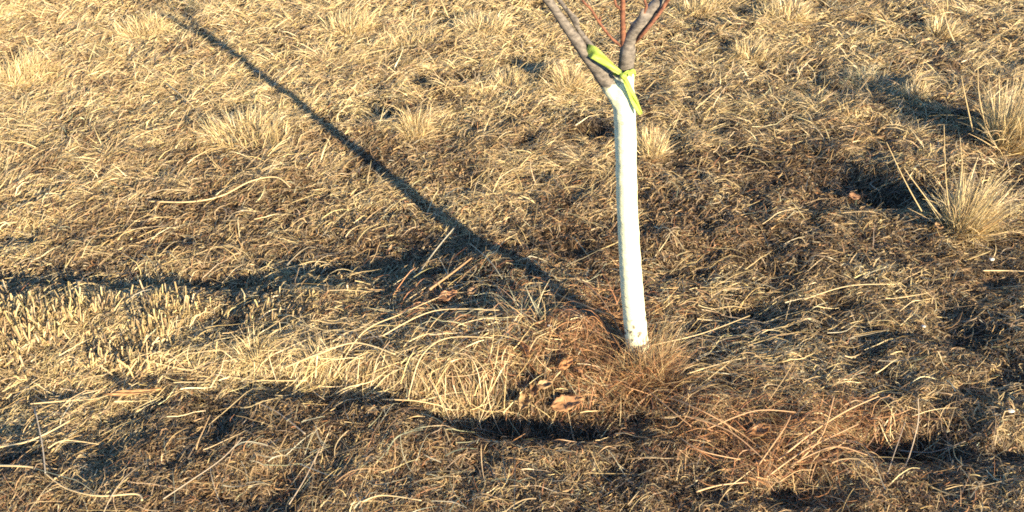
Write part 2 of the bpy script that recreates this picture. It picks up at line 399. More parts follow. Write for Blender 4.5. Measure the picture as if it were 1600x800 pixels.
# rust brown wiry weed stems round the foot of the tree
P = Pack()
def wiry(n, path, spread, a0, L0, L1, lift=.05, pal=RED, wd=(.0010, .0028)):
    path = np.array(path, float); t = rng.random(n) * (len(path) - 1); i = t.astype(int).clip(0, len(path) - 2); f = (t - i)[:, None]
    q = path[i] * (1 - f) + path[i + 1] * f; dirp = path[i + 1] - path[i]
    px = q[:, 0] + rng.normal(size=n) * spread[0]; py = q[:, 1] + rng.normal(size=n) * spread[1]
    x, y = gp(px, py)
    x2, y2 = gp(px + dirp[:, 0] * .05, py + dirp[:, 1] * .05); ang = np.arctan2(y2 - y, x2 - x) + rng.normal(size=n) * a0
    L = rng.uniform(L0, L1, n); c = pick(pal, n, .2)
    P.add(*lying(x, y, ang, L, rng.uniform(*wd, n), c, rng.uniform(.002, lift, n), L * rng.uniform(-.05, .25, n), 1.3, 6, rng.normal(size=n) * .25, 0.))
wiry(1600, [(925, 500), (955, 550), (1000, 610), (1080, 660), (1180, 720), (1260, 740)], (42, 26), .8, .03, .12, .04, RED + RED + TAN)
wiry(900, [(1130, 640), (1230, 690), (1330, 670)], (60, 28), .7, .03, .12, .04)
wiry(900, [(870, 470), (920, 520), (960, 500), (1000, 560)], (60, 30), 1.5, .03, .10, .05)
wiry(500, [(640, 470), (720, 500), (840, 560)], (60, 25), 1.5, .03, .09, .03)
wiry(500, [(1050, 600), (1150, 620), (1300, 700)], (70, 30), .6, .05, .16, .05, TAN, (.001, .002))
def foot_blades(n, x0, x1, y0, y1, h0, h1, pal, lean):
    x = TX + rng.uniform(x0, x1, n); y = TREE_Y + rng.uniform(y0, y1, n)
    P.add(*upright(x, y, rng.uniform(0, 6.28, n), np.abs(rng.normal(size=n) * lean + .1), rng.uniform(h0, h1, n), rng.uniform(.0010, .0026, n), pick(pal, n, .15), rng.uniform(.1, 1.1, n), 6))
foot_blades(260, -.045, .05, -.075, -.035, .11, .18, TAN + PALE + RED, .12); foot_blades(420, -.06, .065, -.10, -.03, .08, .18, RED + RED + TAN + PALE[:2], .24); foot_blades(420, -.14, .09, -.13, -.03, .05, .14, RED + RED + TAN, .5); foot_blades(220, -.15, -.03, -.12, .03, .04, .12, RED + BROWN, .6)
o = link('wiry_weed_litter', P.mesh('wiry_weed_litter'), M_LITTER)
tag(o, 'tangle of thin rust brown dead weed stems around the tree foot', 'dead weeds', kind='stuff')

# loose longer straws strewn over the mound and foreground
P = Pack()
def strew(n, cx, cy, rx, ry, ang, sp, L0, L1, pal=PALE, z1=.035, arch=.10, wd=(.0014, .003)):
    px = rng.normal(cx, rx, n); py = rng.normal(cy, ry, n); x, y = gp(px, py); L = rng.uniform(L0, L1, n) * .8
    P.add(*lying(x, y, ang + rng.normal(size=n) * sp * 1.3, L, rng.uniform(*wd, n), pick(pal, n, .15), rng.uniform(.004, z1, n), L * rng.uniform(-.04, arch, n), .6, 8, rng.normal(size=n) * .1, .2))
strew(520, 600, 560, 140, 45, .5, .8, .06, .22); strew(350, 760, 520, 70, 40, .9, .9, .06, .2); strew(300, 780, 480, 70, 30, 1.2, 1., .05, .16, GREY + TAN + PALE)
strew(420, 450, 560, 90, 28, .3, .6, .06, .18); strew(300, 120, 600, 140, 25, .2, .7, .06, .16); strew(420, 1130, 550, 110, 35, .35, .5, .06, .2, PALE + TAN + GREY[:1])
strew(260, 1150, 470, 140, 35, .3, .5, .06, .2, PALE + TAN + GREY[:1]); strew(420, 500, 740, 300, 50, .5, .8, .05, .2, TAN + GREY, .03, .15); strew(420, 1350, 650, 180, 90, .3, .9, .05, .18, TAN + PALE, .03, .2)
strew(200, 800, 700, 500, 70, .3, 1.2, .05, .16, PALE, .03, .1); strew(260, 250, 400, 200, 40, .3, .6, .08, .2, PALE, .03, .15)
strew(700, 700, 250, 500, 120, .2, .8, .08, .26, PALE, .03, .15)
o = link('strewn_straw', P.mesh('strewn_straw'), M_STRAW)
tag(o, 'loose curved pale straws strewn over the mound and ground', 'straw', kind='stuff')

# ------------------------------------------------------------------ countable tufts
def tube(pts, rad, seg=7, tint=(.4, .3, .2), jitter=0.):
    pts = [Vector(p) for p in pts]; V = []; F = []; n = len(pts)
    up = Vector((.31, .77, .55)).normalized()
    for i, p in enumerate(pts):
        t = (pts[min(i + 1, n - 1)] - pts[max(i - 1, 0)]).normalized()
        a = t.cross(up).normalized(); b_ = t.cross(a).normalized()
        for k in range(seg):
            th = 2 * math.pi * k / seg; r = rad[i] * (1 + jitter * random.uniform(-1, 1))
            V.append(p + (a * math.cos(th) + b_ * math.sin(th)) * r)
    for i in range(n - 1):
        for k in range(seg):
            F.append((i * seg + k, i * seg + (k + 1) % seg, (i + 1) * seg + (k + 1) % seg, (i + 1) * seg + k))
    V.append(pts[0]); V.append(pts[-1]); a0 = len(V) - 2
    for k in range(seg):
        F.append((a0, (k + 1) % seg, k, k)); F.append((a0 + 1, (n - 1) * seg + k, (n - 1) * seg + (k + 1) % seg, (n - 1) * seg + (k + 1) % seg))
    return V, F
def tube_mesh(name, pts, rad, seg=7, tint=None, jitter=0.):
    V, F = tube(pts, rad, seg, jitter=jitter)
    me = bpy.data.meshes.new(name)
    me.from_pydata([tuple(v) for v in V], [], [tuple(dict.fromkeys(f)) for f in F])
    for p in me.polygons: p.use_smooth = True
    if tint is not None:
        a = me.attributes.new('tint', 'FLOAT_COLOR', 'POINT'); a.data.foreach_set('color', np.tile(np.array([*tint, 1.], np.float32), len(V)))
    return me
def smooth_path(pts, m=8):
    pts = [Vector(p) for p in pts]; out = []
    for i in range(len(pts) - 1):
        p0 = pts[max(i - 1, 0)]; p1 = pts[i]; p2 = pts[i + 1]; p3 = pts[min(i + 2, len(pts) - 1)]
        for k in range(m):
            t = k / m
            out.append(.5 * ((2 * p1) + (p2 - p0) * t + (2 * p0 - 5 * p1 + 4 * p2 - p3) * t * t + (3 * p1 - p0 - 3 * p2 + p3) * t ** 3))
    return out + [pts[-1]]

def tuft(px, py, n, r, L0, L1, lean, label, pal=PALE, dense=True, stalks=(), az=None, azs=7., wide=1., name='grass_tuft', bend=.5):
    if name == 'grass_tuft' and n < 600 and dense: n = int(n * 1.8)
    cx, cy = gp(px, py); cx, cy = float(cx), float(cy); cz = float(Z(cx, cy))
    P = Pack(); th = rng.uniform(0, 6.28, n); q = r * np.sqrt(rng.random(n))
    x = cx + q * np.cos(th) * wide; y = cy + q * np.sin(th)
    bias = rng.uniform(0, 6.28); A = np.arctan2(np.sin(th) + .5 * math.sin(bias), np.cos(th) + .5 * math.cos(bias)) + rng.normal(size=n) * .5 if az is None else az + rng.normal(size=n) * azs
    if py < 150 and px < 1500 and L1 > .1: L0 *= .75; L1 *= .82; lean += .22
    sc_ = max(1.05, float(dist(np.array(cx), np.array(cy))) / 2.6)
    _a = R(30) + math.atan((py - 400) / 1200); sf = (cy * CP + CAM_H * SP) / (1.5 / math.tan(_a) * .866 + .75) * 1.05
    r *= sf; L0 *= sf; L1 *= sf; x = cx + (x - cx) * sf; y = cy + (y - cy) * sf; q = q * sf
    L = rng.uniform(L0, L1, n) ** 1.0; ln = np.abs(rng.normal(size=n) * lean) * (.45 + q / r)
    P.add(*upright(x, y, A, ln, L, rng.uniform(.0013, .0030, n) * sc_, pick(pal, n, .12) * 1.03, rng.uniform(0, bend, n) + (rng.random(n) < .18) * rng.uniform(.3, 1.4, n), 6))
    if dense:   # dead leaves packed at the heart of the tuft
        m = n; th = rng.uniform(0, 6.28, m); q = r * .9 * np.sqrt(rng.random(m))
        P.add(*upright(cx + q * np.cos(th) * wide, cy + q * np.sin(th), th + rng.normal(size=m), np.abs(rng.normal(size=m) * .8), rng.uniform(L0 * .25, L0 * .9, m), rng.uniform(.0015, .0035, m) * sc_, pick(pal + TAN, m, .12), rng.uniform(.1, .9, m), 4))
    me = P.mesh(name)
    me.transform(__import__('mathutils').Matrix.Translation((-cx, -cy, -cz)))
    o = link(name, me, M_STRAW); o.location = (cx, cy, cz); tag(o, label, 'grass tuft', 'pale dry grass tufts')
    for pts in stalks:   # tall flowering stalks given by photo pixels, at the depth of the tuft
        w = [at(a, b_, cy) - Vector((cx, cy, cz)) for a, b_ in pts]
        sp_ = smooth_path(w, 6); k = len(sp_)
        link('stalk', tube_mesh('stalk', sp_, [.0018 * sc_ * (1 - .65 * i / k) for i in range(k)], 5, (.56, .43, .23)), M_STEM, o)
    return o

T = tuft
T(1510, 352, 850, .06, .08, .27, .42, 'large pale tuft with tall wispy stalks, lower of two at right', stalks=[
    [(1440, 330), (1415, 285), (1385, 222)], [(1485, 345), (1478, 280), (1475, 195)], [(1470, 340), (1440, 300), (1412, 262)], [(1520, 350), (1540, 300), (1580, 265)], [(1500, 350), (1505, 290), (1500, 215)]], bend=.45)
T(1575, 228, 950, .085, .10, .34, .38, 'large upright grass tuft cut off by the right edge, upper of two at right', stalks=[
    [(1520, 205), (1508, 150), (1502, 118)], [(1545, 220), (1530, 150), (1528, 95)], [(1585, 220), (1592, 150), (1605, 90)]], bend=.4)
T(1430, 148, 260, .06, .05, .14, .6, 'small bushy tuft with greyish left side up-left of the large upper right tuft')
T(650, 208, 300, .06, .05, .12, .6, 'small pale tuft left of the trunk beside the middle of the tree shadow')
T(888, 132, 420, .075, .08, .18, .5, 'upright tuft close behind the left of the fork of the tree')
T(1018, 243, 260, .05, .06, .15, .5, 'thin pale tuft just right of the upper white trunk')
T(1470, 58, 320, .08, .08, .20, .45, 'upright pale tuft near the top right corner')
T(35, 118, 520, .15, .08, .20, .75, 'broad swept tuft at the upper left edge', az=.3, azs=1.)
T(222, 50, 480, .12, .07, .15, .75, 'bushy upright tuft left of the shadow fork at the top', wide=1.5)
T(385, 205, 520, .12, .05, .13, .7, 'low wide grey-yellow tuft just left of the tree shadow', PALE + GREY[:1], wide=1.7)
T(545, 48, 420, .12, .09, .19, .6, 'pale tuft right of the shadow top, near the upper edge', wide=1.4)
T(755, 45, 420, .13, .07, .18, .6, 'pale rounded tuft near the top, left of the leaning limb', wide=1.5)
T(792, 133, 260, .08, .05, .13, .6, 'short pale tuft left of the tuft behind the tree fork')
T(1172, 88, 420, .10, .06, .15, .8, 'flattened spreading tuft with a dark core at the upper right of the tree')
T(1225, 28, 420, .13, .09, .20, .6, 'bright pale tuft at the top right of the tree crown', wide=1.4)
T(1090, 18, 360, .12, .08, .18, .6, 'pale tuft at the top edge just right of the right limb', wide=1.3)
T(640, 70, 320, .12, .06, .15, .7, 'loose low tuft between two rounded tufts at the top', wide=1.6)
T(1350, 132, 340, .08, .05, .13, .9, 'grey-green sprawling tuft with a dark shadow at the upper right', GREY + PALE[:1], wide=1.6)
T(395, 562, 130, .035, .04, .09, .6, 'small splayed pale clump at the right end of the stubble')
T(500, 560, 110, .04, .04, .09, .7, 'small pale splayed clump on the front of the mound', az=2.6, azs=1.)
T(1035, 545, 200, .05, .05, .15, 1.3, 'grey-yellow grass clump combed to the right from the foot of the trunk', GREY[:1] + PALE + TAN, az=.1, azs=.7, dense=False)
T(830, 500, 110, .09, .06, .17, .8, 'grey-green grass clump lying in the shadow left of the trunk foot', GREY + TAN + BROWN, az=2.2, azs=1.4, dense=False)

# ------------------------------------------------------------------ single stems, sticks and leaves
def straw(pts, lift, r, tint, label, name='straw', cat='straw', group=None, r_end=.55):
    W = []
    for (a, b_), l in zip(pts, lift):
        x, y = gp(a, b_); W.append(Vector((float(x), float(y), float(Z(x, y)) + l)))
    sp_ = smooth_path(W, 7); o0 = W[0].copy(); sp_ = [p - o0 for p in sp_]; k = len(sp_)
    o = link(name, tube_mesh(name, sp_, [r * (1 - (1 - r_end) * i / k) for i in range(k)], 6, tint), M_STEM)
    o.location = o0; tag(o, label, cat, group); return o
ST = (.62, .47, .25); SB = (.40, .24, .12); SG = (.34, .27, .19)
S = straw
S([(235, 322), (300, 326), (350, 318), (395, 299), (435, 294), (456, 303)], [.022, .03, .035, .045, .05, .03], .0032, ST, 'long curved pale straw arching across the left middle ground')
S([(265, 146), (285, 165), (306, 182)], [.05, .06, .05], .0042, ST, 'short straight straw left of the low wide tuft')
S([(228, 794), (218, 784), (160, 787), (110, 775), (78, 752)], [.03] * 5, .0026, ST, 'thick bent straw curling along the lower left')
S([(78, 752), (80, 720), (76, 680)], [.03, .06, .09], .0017, (.42, .36, .28), 'thin grey stalk rising from the bent straw at lower left')
S([(-30, 716), (40, 707), (80, 694), (120, 677)], [.03, .035, .04, .05], .0030, ST, 'upper pale straw running in from the lower left edge')
S([(-20, 739), (30, 741), (60, 744)], [.03, .032, .034], .0034, ST, 'short thick pale straw at the lower left edge')
S([(82, 712), (110, 704), (160, 706)], [.03, .04, .03], .0018, ST, 'thin pale straw above the bent straw, lower left')
S([(55, 645), (110, 640), (160, 636), (200, 624)], [.035, .035, .035, .045], .0018, ST, 'slender straw in front of the stubble band')
S([(260, 792), (300, 770), (350, 735), (385, 705)], [.03, .04, .04, .05], .0018, SG, 'thin grey-brown stalk slanting up at the bottom left of centre')
S([(455, 800), (480, 765), (505, 720)], [.03, .04, .05], .0018, SG, 'dull stalk slanting up at the bottom centre-left')
S([(568, 796), (600, 788), (660, 794)], [.03, .035, .03], .0022, ST, 'pale straw lying at the bottom edge left of centre')
S([(640, 640), (642, 610), (662, 580), (700, 553), (770, 548)], [.04, .05, .06, .06, .05], .0022, ST, 'hooped pale straw curving over the front of the mound')
S([(600, 640), (650, 642), (690, 622)], [.04, .04, .04], .0022, ST, 'short curved straw at the foot of the hooped straw')
S([(445, 578), (500, 573), (560, 560), (620, 570)], [.05, .05, .06, .04], .0028, ST, 'thick pale straw lying along the mound')
S([(520, 585), (570, 540), (630, 510), (700, 478)], [.04, .05, .05, .05], .0022, ST, 'long straight straw slanting up across the mound')
S([(600, 545), (680, 510), (780, 505)], [.05, .06, .05], .0020, ST, 'second long straw lying across the top of the mound')
S([(480, 690), (435, 655), (400, 640)], [.03] * 3, .002, SG, 'dull brown stalk below the mound at left')
S([(480, 600), (400, 605), (300, 590), (230, 575)], [.03] * 4, .0022, ST, 'long nearly level straw behind the ditch at left')
S([(655, 435), (683, 412), (711, 389)], [.02, .06, .09], .0030, (.45, .40, .29), 'pale stick poking up beside the tree shadow', 'stick', 'stick')
S([(672, 468), (705, 450), (738, 430)], [.04, .055, .07], .0042, SB, 'thick reddish brown stick on top of the mound', 'stick', 'stick')
S([(735, 395), (765, 430), (785, 455)], [.04, .06, .05], .0016, (.42, .40, .29), 'thin grey straw crossing the tree shadow', )
S([(984, 540), (986, 600), (1002, 640)], [.12, .05, .03], .0018, SB, 'thin reddish stem hanging down in front of the trunk foot')
S([(1010, 560), (1090, 545), (1165, 520)], [.05, .06, .07], .0018, ST, 'long pale straw rising right from the trunk foot')
S([(1070, 600), (1120, 588), (1160, 578)], [.04, .05, .05], .0018, ST, 'short pale straw to the lower right of the trunk')
S([(1210, 732), (1260, 700), (1310, 672), (1358, 655)], [.03, .06, .075, .09], .0030, (.52, .32, .16), 'longest orange-brown twig raised over the dark hollow', 'twig', 'twig', 'orange-brown twigs at the lower right')
S([(1240, 735), (1275, 705), (1290, 655)], [.03, .06, .09], .0025, (.50, .30, .15), 'orange-brown twig bent upward at the dark hollow', 'twig', 'twig', 'orange-brown twigs at the lower right')
S([(1190, 760), (1250, 725), (1330, 690)], [.03, .055, .07], .0024, (.48, .30, .16), 'thin lower orange-brown twig under the longest one', 'twig', 'twig', 'orange-brown twigs at the lower right')
S([(1060, 668), (1130, 700), (1190, 740)], [.05, .07, .05], .0024, (.46, .28, .15), 'orange-brown twig sloping down to the right from the trunk foot', 'twig', 'twig', 'orange-brown twigs at the lower right')
S([(1085, 780), (1120, 770), (1165, 765)], [.03, .03, .03], .0026, (.50, .33, .17), 'short orange-brown twig near the bottom edge', 'twig', 'twig', 'orange-brown twigs at the lower right')
G_ = 'orange-brown twigs at the lower right'
for pts_, lab_ in (([(1040, 640), (1090, 672), (1150, 700), (1200, 735)], 'long drooping orange-brown twig running down through the rusty weeds'),
        ([(1000, 620), (1040, 668), (1075, 690)], 'orange-brown twig starting just below the trunk foot'),
        ([(1100, 690), (1170, 672), (1235, 668)], 'level orange-brown twig across the middle of the rusty weeds'),
        ([(1180, 745), (1215, 700), (1228, 672)], 'steep orange-brown twig left of the dark hollow'),
        ([(1060, 705), (1090, 735), (1150, 742)], 'sagging orange-brown twig left of the dark hollow'),
        ([(1230, 745), (1290, 728), (1345, 735)], 'orange-brown twig lying along the lower rim of the dark hollow'),
        ([(905, 455), (940, 500), (975, 560)], 'red-brown twig slanting down left of the white trunk'),
        ([(870, 480), (930, 515), (965, 520)], 'red-brown twig reaching the trunk from the shadow')):
    S(pts_, [.05, .075, .06, .05][:len(pts_)], .0021, (.47, .28, .14), lab_, 'twig', 'twig', G_)
S([(1400, 762), (1412, 730), (1415, 700), (1407, 682)], [.0, .05, .09, .11], .0017, (.45, .36, .26), 'upright hooked grey stalk in the lower right', )
S([(1380, 762), (1388, 730), (1396, 700)], [.0, .04, .08], .0013, (.42, .34, .25), 'fine straight stalk beside the hooked grey stalk')
S([(1400, 715), (1450, 718), (1500, 705)], [.03, .03, .04], .0016, SG, 'dull wavy stalk lying right of the hooked grey stalk')
S([(1530, 434), (1565, 434), (1610, 436)], [.03, .03, .03], .0024, ST, 'short level straw at the right edge below the tufts')
S([(1250, 480), (1320, 462), (1400, 455)], [.03, .04, .03], .0018, ST, 'level pale straw on the open ground right of the trunk')
S([(945, 125), (1000, 120), (1060, 175)], [.03, .03, .03], .002, ST, 'faint straw behind the ribbon')
S([(1085, 180), (1110, 160), (1125, 150)], [.03, .04, .05], .003, ST, 'slanted straw right of the ribbon tail')

def leaf(px, py, L, Wd, rz, curl, tint, label, name='dead_leaf', cat='leaf', lobes=0):
    x, y = gp(px, py); n, m = 13, 7; L *= 1.3; Wd *= 1.3; V = []; F = []
    for i in range(n):
        t = i / (n - 1)
        w = random.uniform(.75, 1.12) * Wd * .5 * (math.sin(math.pi * min(1, t * .96 + .03)) ** .7) * (1 + lobes * .35 * math.cos(t * 22))
        for j in range(m):
            s = j / (m - 1) * 2 - 1; a = s * curl
            V.append((L * (t - .5), w * (math.sin(a) / max(curl, .01)), w * (1 - math.cos(a)) / max(curl, .01) + .25 * L * (t - .5) ** 2 + .004 * math.sin(9 * t + 5 * s) + random.uniform(-.0022, .0022) + .0016 * math.cos(s * 9) + .0015 * (1 - abs(s)) * 0))
    for i in range(n - 1):
        for j in range(m - 1): q = i * m + j; F.append((q, q + m, q + m + 1, q + 1))
    V = np.array(V); tn = np.array(tint) * (.5 + .6 * rng.random((len(V), 1)))
    me = mesh_np(name, V, np.array(F), tn); o = link(name, me, M_LEAF)
    md = o.modifiers.new('thickness', 'SOLIDIFY'); md.thickness = .0008
    o.location = (float(x), float(y), float(Z(x, y)) + .040); o.rotation_euler = (random.uniform(.2, .7), random.uniform(-.3, .3), rz)
    tag(o, label, cat); return o
ORG = (.52, .27, .12)
leaf(816, 618, .062, .045, 1.35, 1.5, (.55, .38, .2), 'curled ribbed tan leaf standing at the edge of the dark ditch', lobes=.5)
leaf(832, 616, .06, .034, 1.5, 1.4, (.50, .30, .15), 'narrow curled leaf against the right of the ribbed tan leaf', lobes=.4)
leaf(886, 630, .07, .04, .1, .8, (.58, .32, .15), 'flat orange-brown leaf right of the ribbed tan leaf')
leaf(820, 562, .05, .022, 1.9, .9, ORG, 'small narrow orange leaf on the mound above the ribbed leaf')
leaf(882, 585, .05, .025, .9, .9, ORG, 'small orange leaf halfway between the mound and the trunk foot')
leaf(700, 478, .05, .03, .4, 1., (.5, .27, .14), 'small reddish leaf tucked beside the thick reddish stick')
leaf(1330, 322, .045, .03, .3, 1., (.40, .22, .12), 'reddish leaf lying in the shadow of the lower right tuft')
leaf(1460, 368, .05, .03, .8, 1., (.55, .36, .2), 'small tan leaf in front of the lower right tuft')
leaf(215, 628, .11, .014, .25, .9, (.6, .36, .17), 'long orange blade-like leaf in front of the stubble')
leaf(1180, 688, .05, .03, .2, 1., ORG, 'small orange leaf caught in the rust brown weeds')
leaf(850, 612, .04, .026, .6, 1.2, (.52, .33, .17), 'small tan leaf lying above the gap between the ribbed and flat leaves')
leaf(905, 600, .035, .022, 2.2, 1.2, (.48, .26, .13), 'small curled rusty leaf up-right of the flat orange-brown leaf')
leaf(738, 470, .035, .02, .9, 1., (.5, .32, .18), 'small tan leaf right of the thick reddish stick')
leaf(822, 690, .03, .018, 1.2, .9, ORG, 'tiny orange leaf in the dark ditch below the ribbed leaf')

def chip(px, py, s, label):
    import bmesh
    x, y = gp(px, py); bm = bmesh.new(); bmesh.ops.create_icosphere(bm, subdivisions=2, radius=s)
    for v in bm.verts: v.co = Vector((v.co.x * 1.3, v.co.y, v.co.z * .6)) * random.uniform(.8, 1.2)
    me = bpy.data.meshes.new('pebble'); bm.to_mesh(me); bm.free()
    a = me.attributes.new('tint', 'FLOAT_COLOR', 'POINT'); a.data.foreach_set('color', np.tile(np.array([.68, .64, .56, 1], np.float32), len(me.vertices)))
    o = link('pebble', me, M_STEM); o.location = (float(x), float(y), float(Z(x, y)) + .022); tag(o, label, 'pebble'); return o
chip(1546, 413, .0075, 'small white pebble below the lower right tuft')
chip(1575, 651, .006, 'small white pebble near the lower right edge')
chip(858, 518, .005, 'tiny whitish pebble in the grass left of the trunk foot')
chip(1440, 518, .005, 'tiny whitish pebble on the open ground far right of the trunk')

# ------------------------------------------------------------------ the tree
PAINT_TOP = .905 - .5 * at(975, 130, TREE_Y).x
FOOT_Z = float(Z(TX, TREE_Y)); M_WHITE = bark_mat('whitewashed_bark', (.075, .066, .058), (.23, .20, .168), True)
M_BARK = bark_mat('grey_bark', (.075, .066, .058), (.23, .20, .168))
M_TWIG = bark_mat('red_twig_bark', (.08, .035, .025), (.26, .11, .06))
tree = bpy.data.objects.new('young_tree', None); COL.objects.link(tree); tree.location = (TX, TREE_Y, float(Z(TX, TREE_Y)))
tag(tree, 'young bare tree with whitewashed trunk forking into grey limbs', 'tree')
def inv(p): return Vector(p) - tree.location
def wpx(px, py, wpix, Y=TREE_Y):
    p = at(px, py, Y); dep = p.y * CP + (CAM_H - p.z) * SP
    return p, wpix * .5 * dep / FPX
def limbpath(spec, m=6):
    P3 = []; RR = []
    for s_ in spec:
        if len(s_) == 3: p, r = wpx(*s_)
        else: p, r = wpx(s_[0], s_[1], s_[2], TREE_Y + s_[3])
        P3.append(p); RR.append(r)
    sp_ = smooth_path(P3, m); rr = np.interp(np.arange(len(sp_)) / m, np.arange(len(RR)), RR)
    return sp_, list(rr)

def join_tubes(name, specs, seg=20, voxel=None, m_=None, parent=None, disp=0.):
    V = []; F = []
    for pts, rr in specs:
        v, f = tube(pts, rr, seg, jitter=.005); k = len(V); V += v; F += [tuple(dict.fromkeys(i + k for i in q)) for q in f]
    me = bpy.data.meshes.new(name); me.from_pydata([tuple(inv(v)) for v in V], [], F)
    for p in me.polygons: p.use_smooth = True
    o = link(name, me, m_, parent)
    if voxel:
        md = o.modifiers.new('merge', 'REMESH'); md.mode = 'VOXEL'; md.voxel_size = voxel; md.use_smooth_shade = True
        sm = o.modifiers.new('soften', 'SMOOTH'); sm.factor = .6; sm.iterations = 9
    if disp:
        tx = bpy.data.textures.new(name + '_lumps', 'CLOUDS'); tx.noise_scale = .03
        dm = o.modifiers.new('lumps', 'DISPLACE'); dm.texture = tx; dm.strength = disp; dm.mid_level = .5; dm.texture_coords = 'LOCAL'
    return o
trunk = limbpath([(1004, 600, 42), (1001, 572, 38), (994, 520, 35.5), (989, 470, 35), (984, 400, 34), (980, 320, 33), (978, 240, 33.5), (976, 180, 34), (973, 148, 37), (972, 130, 34)])
lst = limbpath([(972, 165, 28), (957, 138, 28), (940, 115, 26), (926, 97, 23), (917, 86, 20)])
rst = limbpath([(975, 160, 24), (977, 130, 27), (978, 100, 25), (981, 78, 25), (982, 68, 21)])
join_tubes('trunk', [trunk, lst, rst], 24, .003, M_WHITE, tree, .0035)
def add_twig(parent, spec, mt=M_TWIG, seg=8, m=6, buds=True):
    pts, rr = limbpath(spec, m); o = join_tubes('twig', [(pts, rr)], seg, None, mt, None)
    if buds:   # nodes: short swollen buds alternating along the twig
        V = []; F = []
        me = o.data; base = len(me.vertices)
    o.parent = parent; o.matrix_parent_inverse.identity(); return o
def limb(spec, extra=(), mt=M_BARK):
    o = join_tubes('limb', [limbpath(spec)] + [limbpath(e) for e in extra], 16, .0028 if mt is M_BARK else None, mt, tree, .003 if mt is M_BARK else 0.); return o
# left leaning limb; above the frame it goes on as an ordinary young crown
l1 = limb([(932, 105, 22), (918, 88, 21), (900, 62, 18), (877, 30, 15), (856, 0, 14), (836, -28, 14), (800, -90, 13, .04), (770, -160, 11, .08), (742, -260, 8, .1), (735, -360, 4, .1)])
l2 = limb([(930, 88, 9), (924, 73, 11), (911, 56, 9, .008), (901, 42, 8, .012), (892, 25, 8, .02), (880, 8, 8, .03), (869, -14, 9, .05), (850, -110, 7, .12), (860, -220, 5, .16), (856, -320, 2, .2)], [[(903, 44, 6, .012), (902, 32, 7, .012), (896, 24, 6, .016), (886, 12, 4, .02)]])
r1 = limb([(979, 92, 20), (980, 74, 21), (988, 55, 20), (1003, 34, 22), (1018, 15, 21, .03), (1031, -4, 20, .06), (1062, -80, 16, .08), (1080, -170, 12, .02), (1110, -270, 8, -.1), (1118, -380, 4, -.1)], [[(998, 48, 9), (991, 43, 6), (982, 32, 3.5)], [(1003, 34, 12), (1002, 22, 8), (1006, 12, 5)]])
limb([(993, 66, 4), (1000, 58, 6, -.014), (1012, 44, 6, -.018), (1027, 25, 6, .0), (1044, -1, 7, .03), (1075, -50, 7, -.05), (1130, -140, 6, -.1), (1170, -260, 3, -.12)], (), M_TWIG)
c1 = limb([(975, 88, 6), (974, 70, 9.5), (973, 30, 8), (973, 0, 8), (972, -60, 8), (965, -180, 6, .03), (968, -320, 3, .04)], (), M_TWIG)
limb([(977, 78, 4), (968, 70, 4.5), (954, 58, 4), (937, 36, 4.5), (923, 14, 4), (908, -3, 4), (880, -60, 4, .05), (850, -140, 2, .1)], (), M_TWIG)
for par, sp_ in ((r1, [(1004, 24, 5), (1010, 10, 5), (1007, -4, 4), (1008, -60, 2)]), (c1, [(972, 17, 4), (966, 11, 5), (961, 2, 4), (950, -60, 1.5)]),
        (l1, [(855, -5, 5), (845, -60, 4, -.05), (830, -130, 2, -.1)]), (l1, [(790, -105, 5, .05), (740, -150, 4, .02), (690, -230, 2, 0)]), (r1, [(1068, -100, 6, .07), (1100, -140, 5, -.12), (1120, -230, 2, -.2)]),
        (r1, [(1078, -160, 6, .025), (1060, -220, 4, .02), (1050, -300, 2, .08)]), (l2, [(862, -100, 4, .12), (890, -150, 3, .2), (900, -230, 2, .26)]), (c1, [(966, -150, 4, .03), (990, -200, 3, .05), (1010, -280, 2, .08)]),
        (c1, [(936, 35, 4), (938, 30, 4), (937, 26, 2)])):
    add_twig(par, sp_, M_TWIG if par is not l2 else M_BARK)

# ------------------------------------------------------------------ the ribbon tied at the fork
m, nt, out = mat('lime_tape'); Lk = nt.links.new
bs = N(nt, 'ShaderNodeBsdfPrincipled', i_Roughness=.42); bs.inputs['Base Color'].default_value = (.48, .62, .11, 1)
tr = N(nt, 'ShaderNodeBsdfTranslucent'); tr.inputs['Color'].default_value = (.48, .62, .11, 1); mxs = N(nt, 'ShaderNodeMixShader', i_Fac=.3)
nn = N(nt, 'ShaderNodeTexNoise', i_Scale=120., i_Detail=3.); bq = N(nt, 'ShaderNodeBump', i_Strength=.25, i_Distance=.002); Lk(nn.outputs[0], bq.inputs['Height']); Lk(bq.outputs[0], bs.inputs['Normal'])
Lk(bs.outputs[0], mxs.inputs[1]); Lk(tr.outputs[0], mxs.inputs[2]); Lk(mxs.outputs[0], out.inputs[0]); M_TAPE = m
rib = bpy.data.objects.new('ribbon', None); COL.objects.link(rib); knot = at(974, 117, TREE_Y - .034); rib.location = knot
tag(rib, 'lime green ribbon knotted around the fork of the tree', 'ribbon')
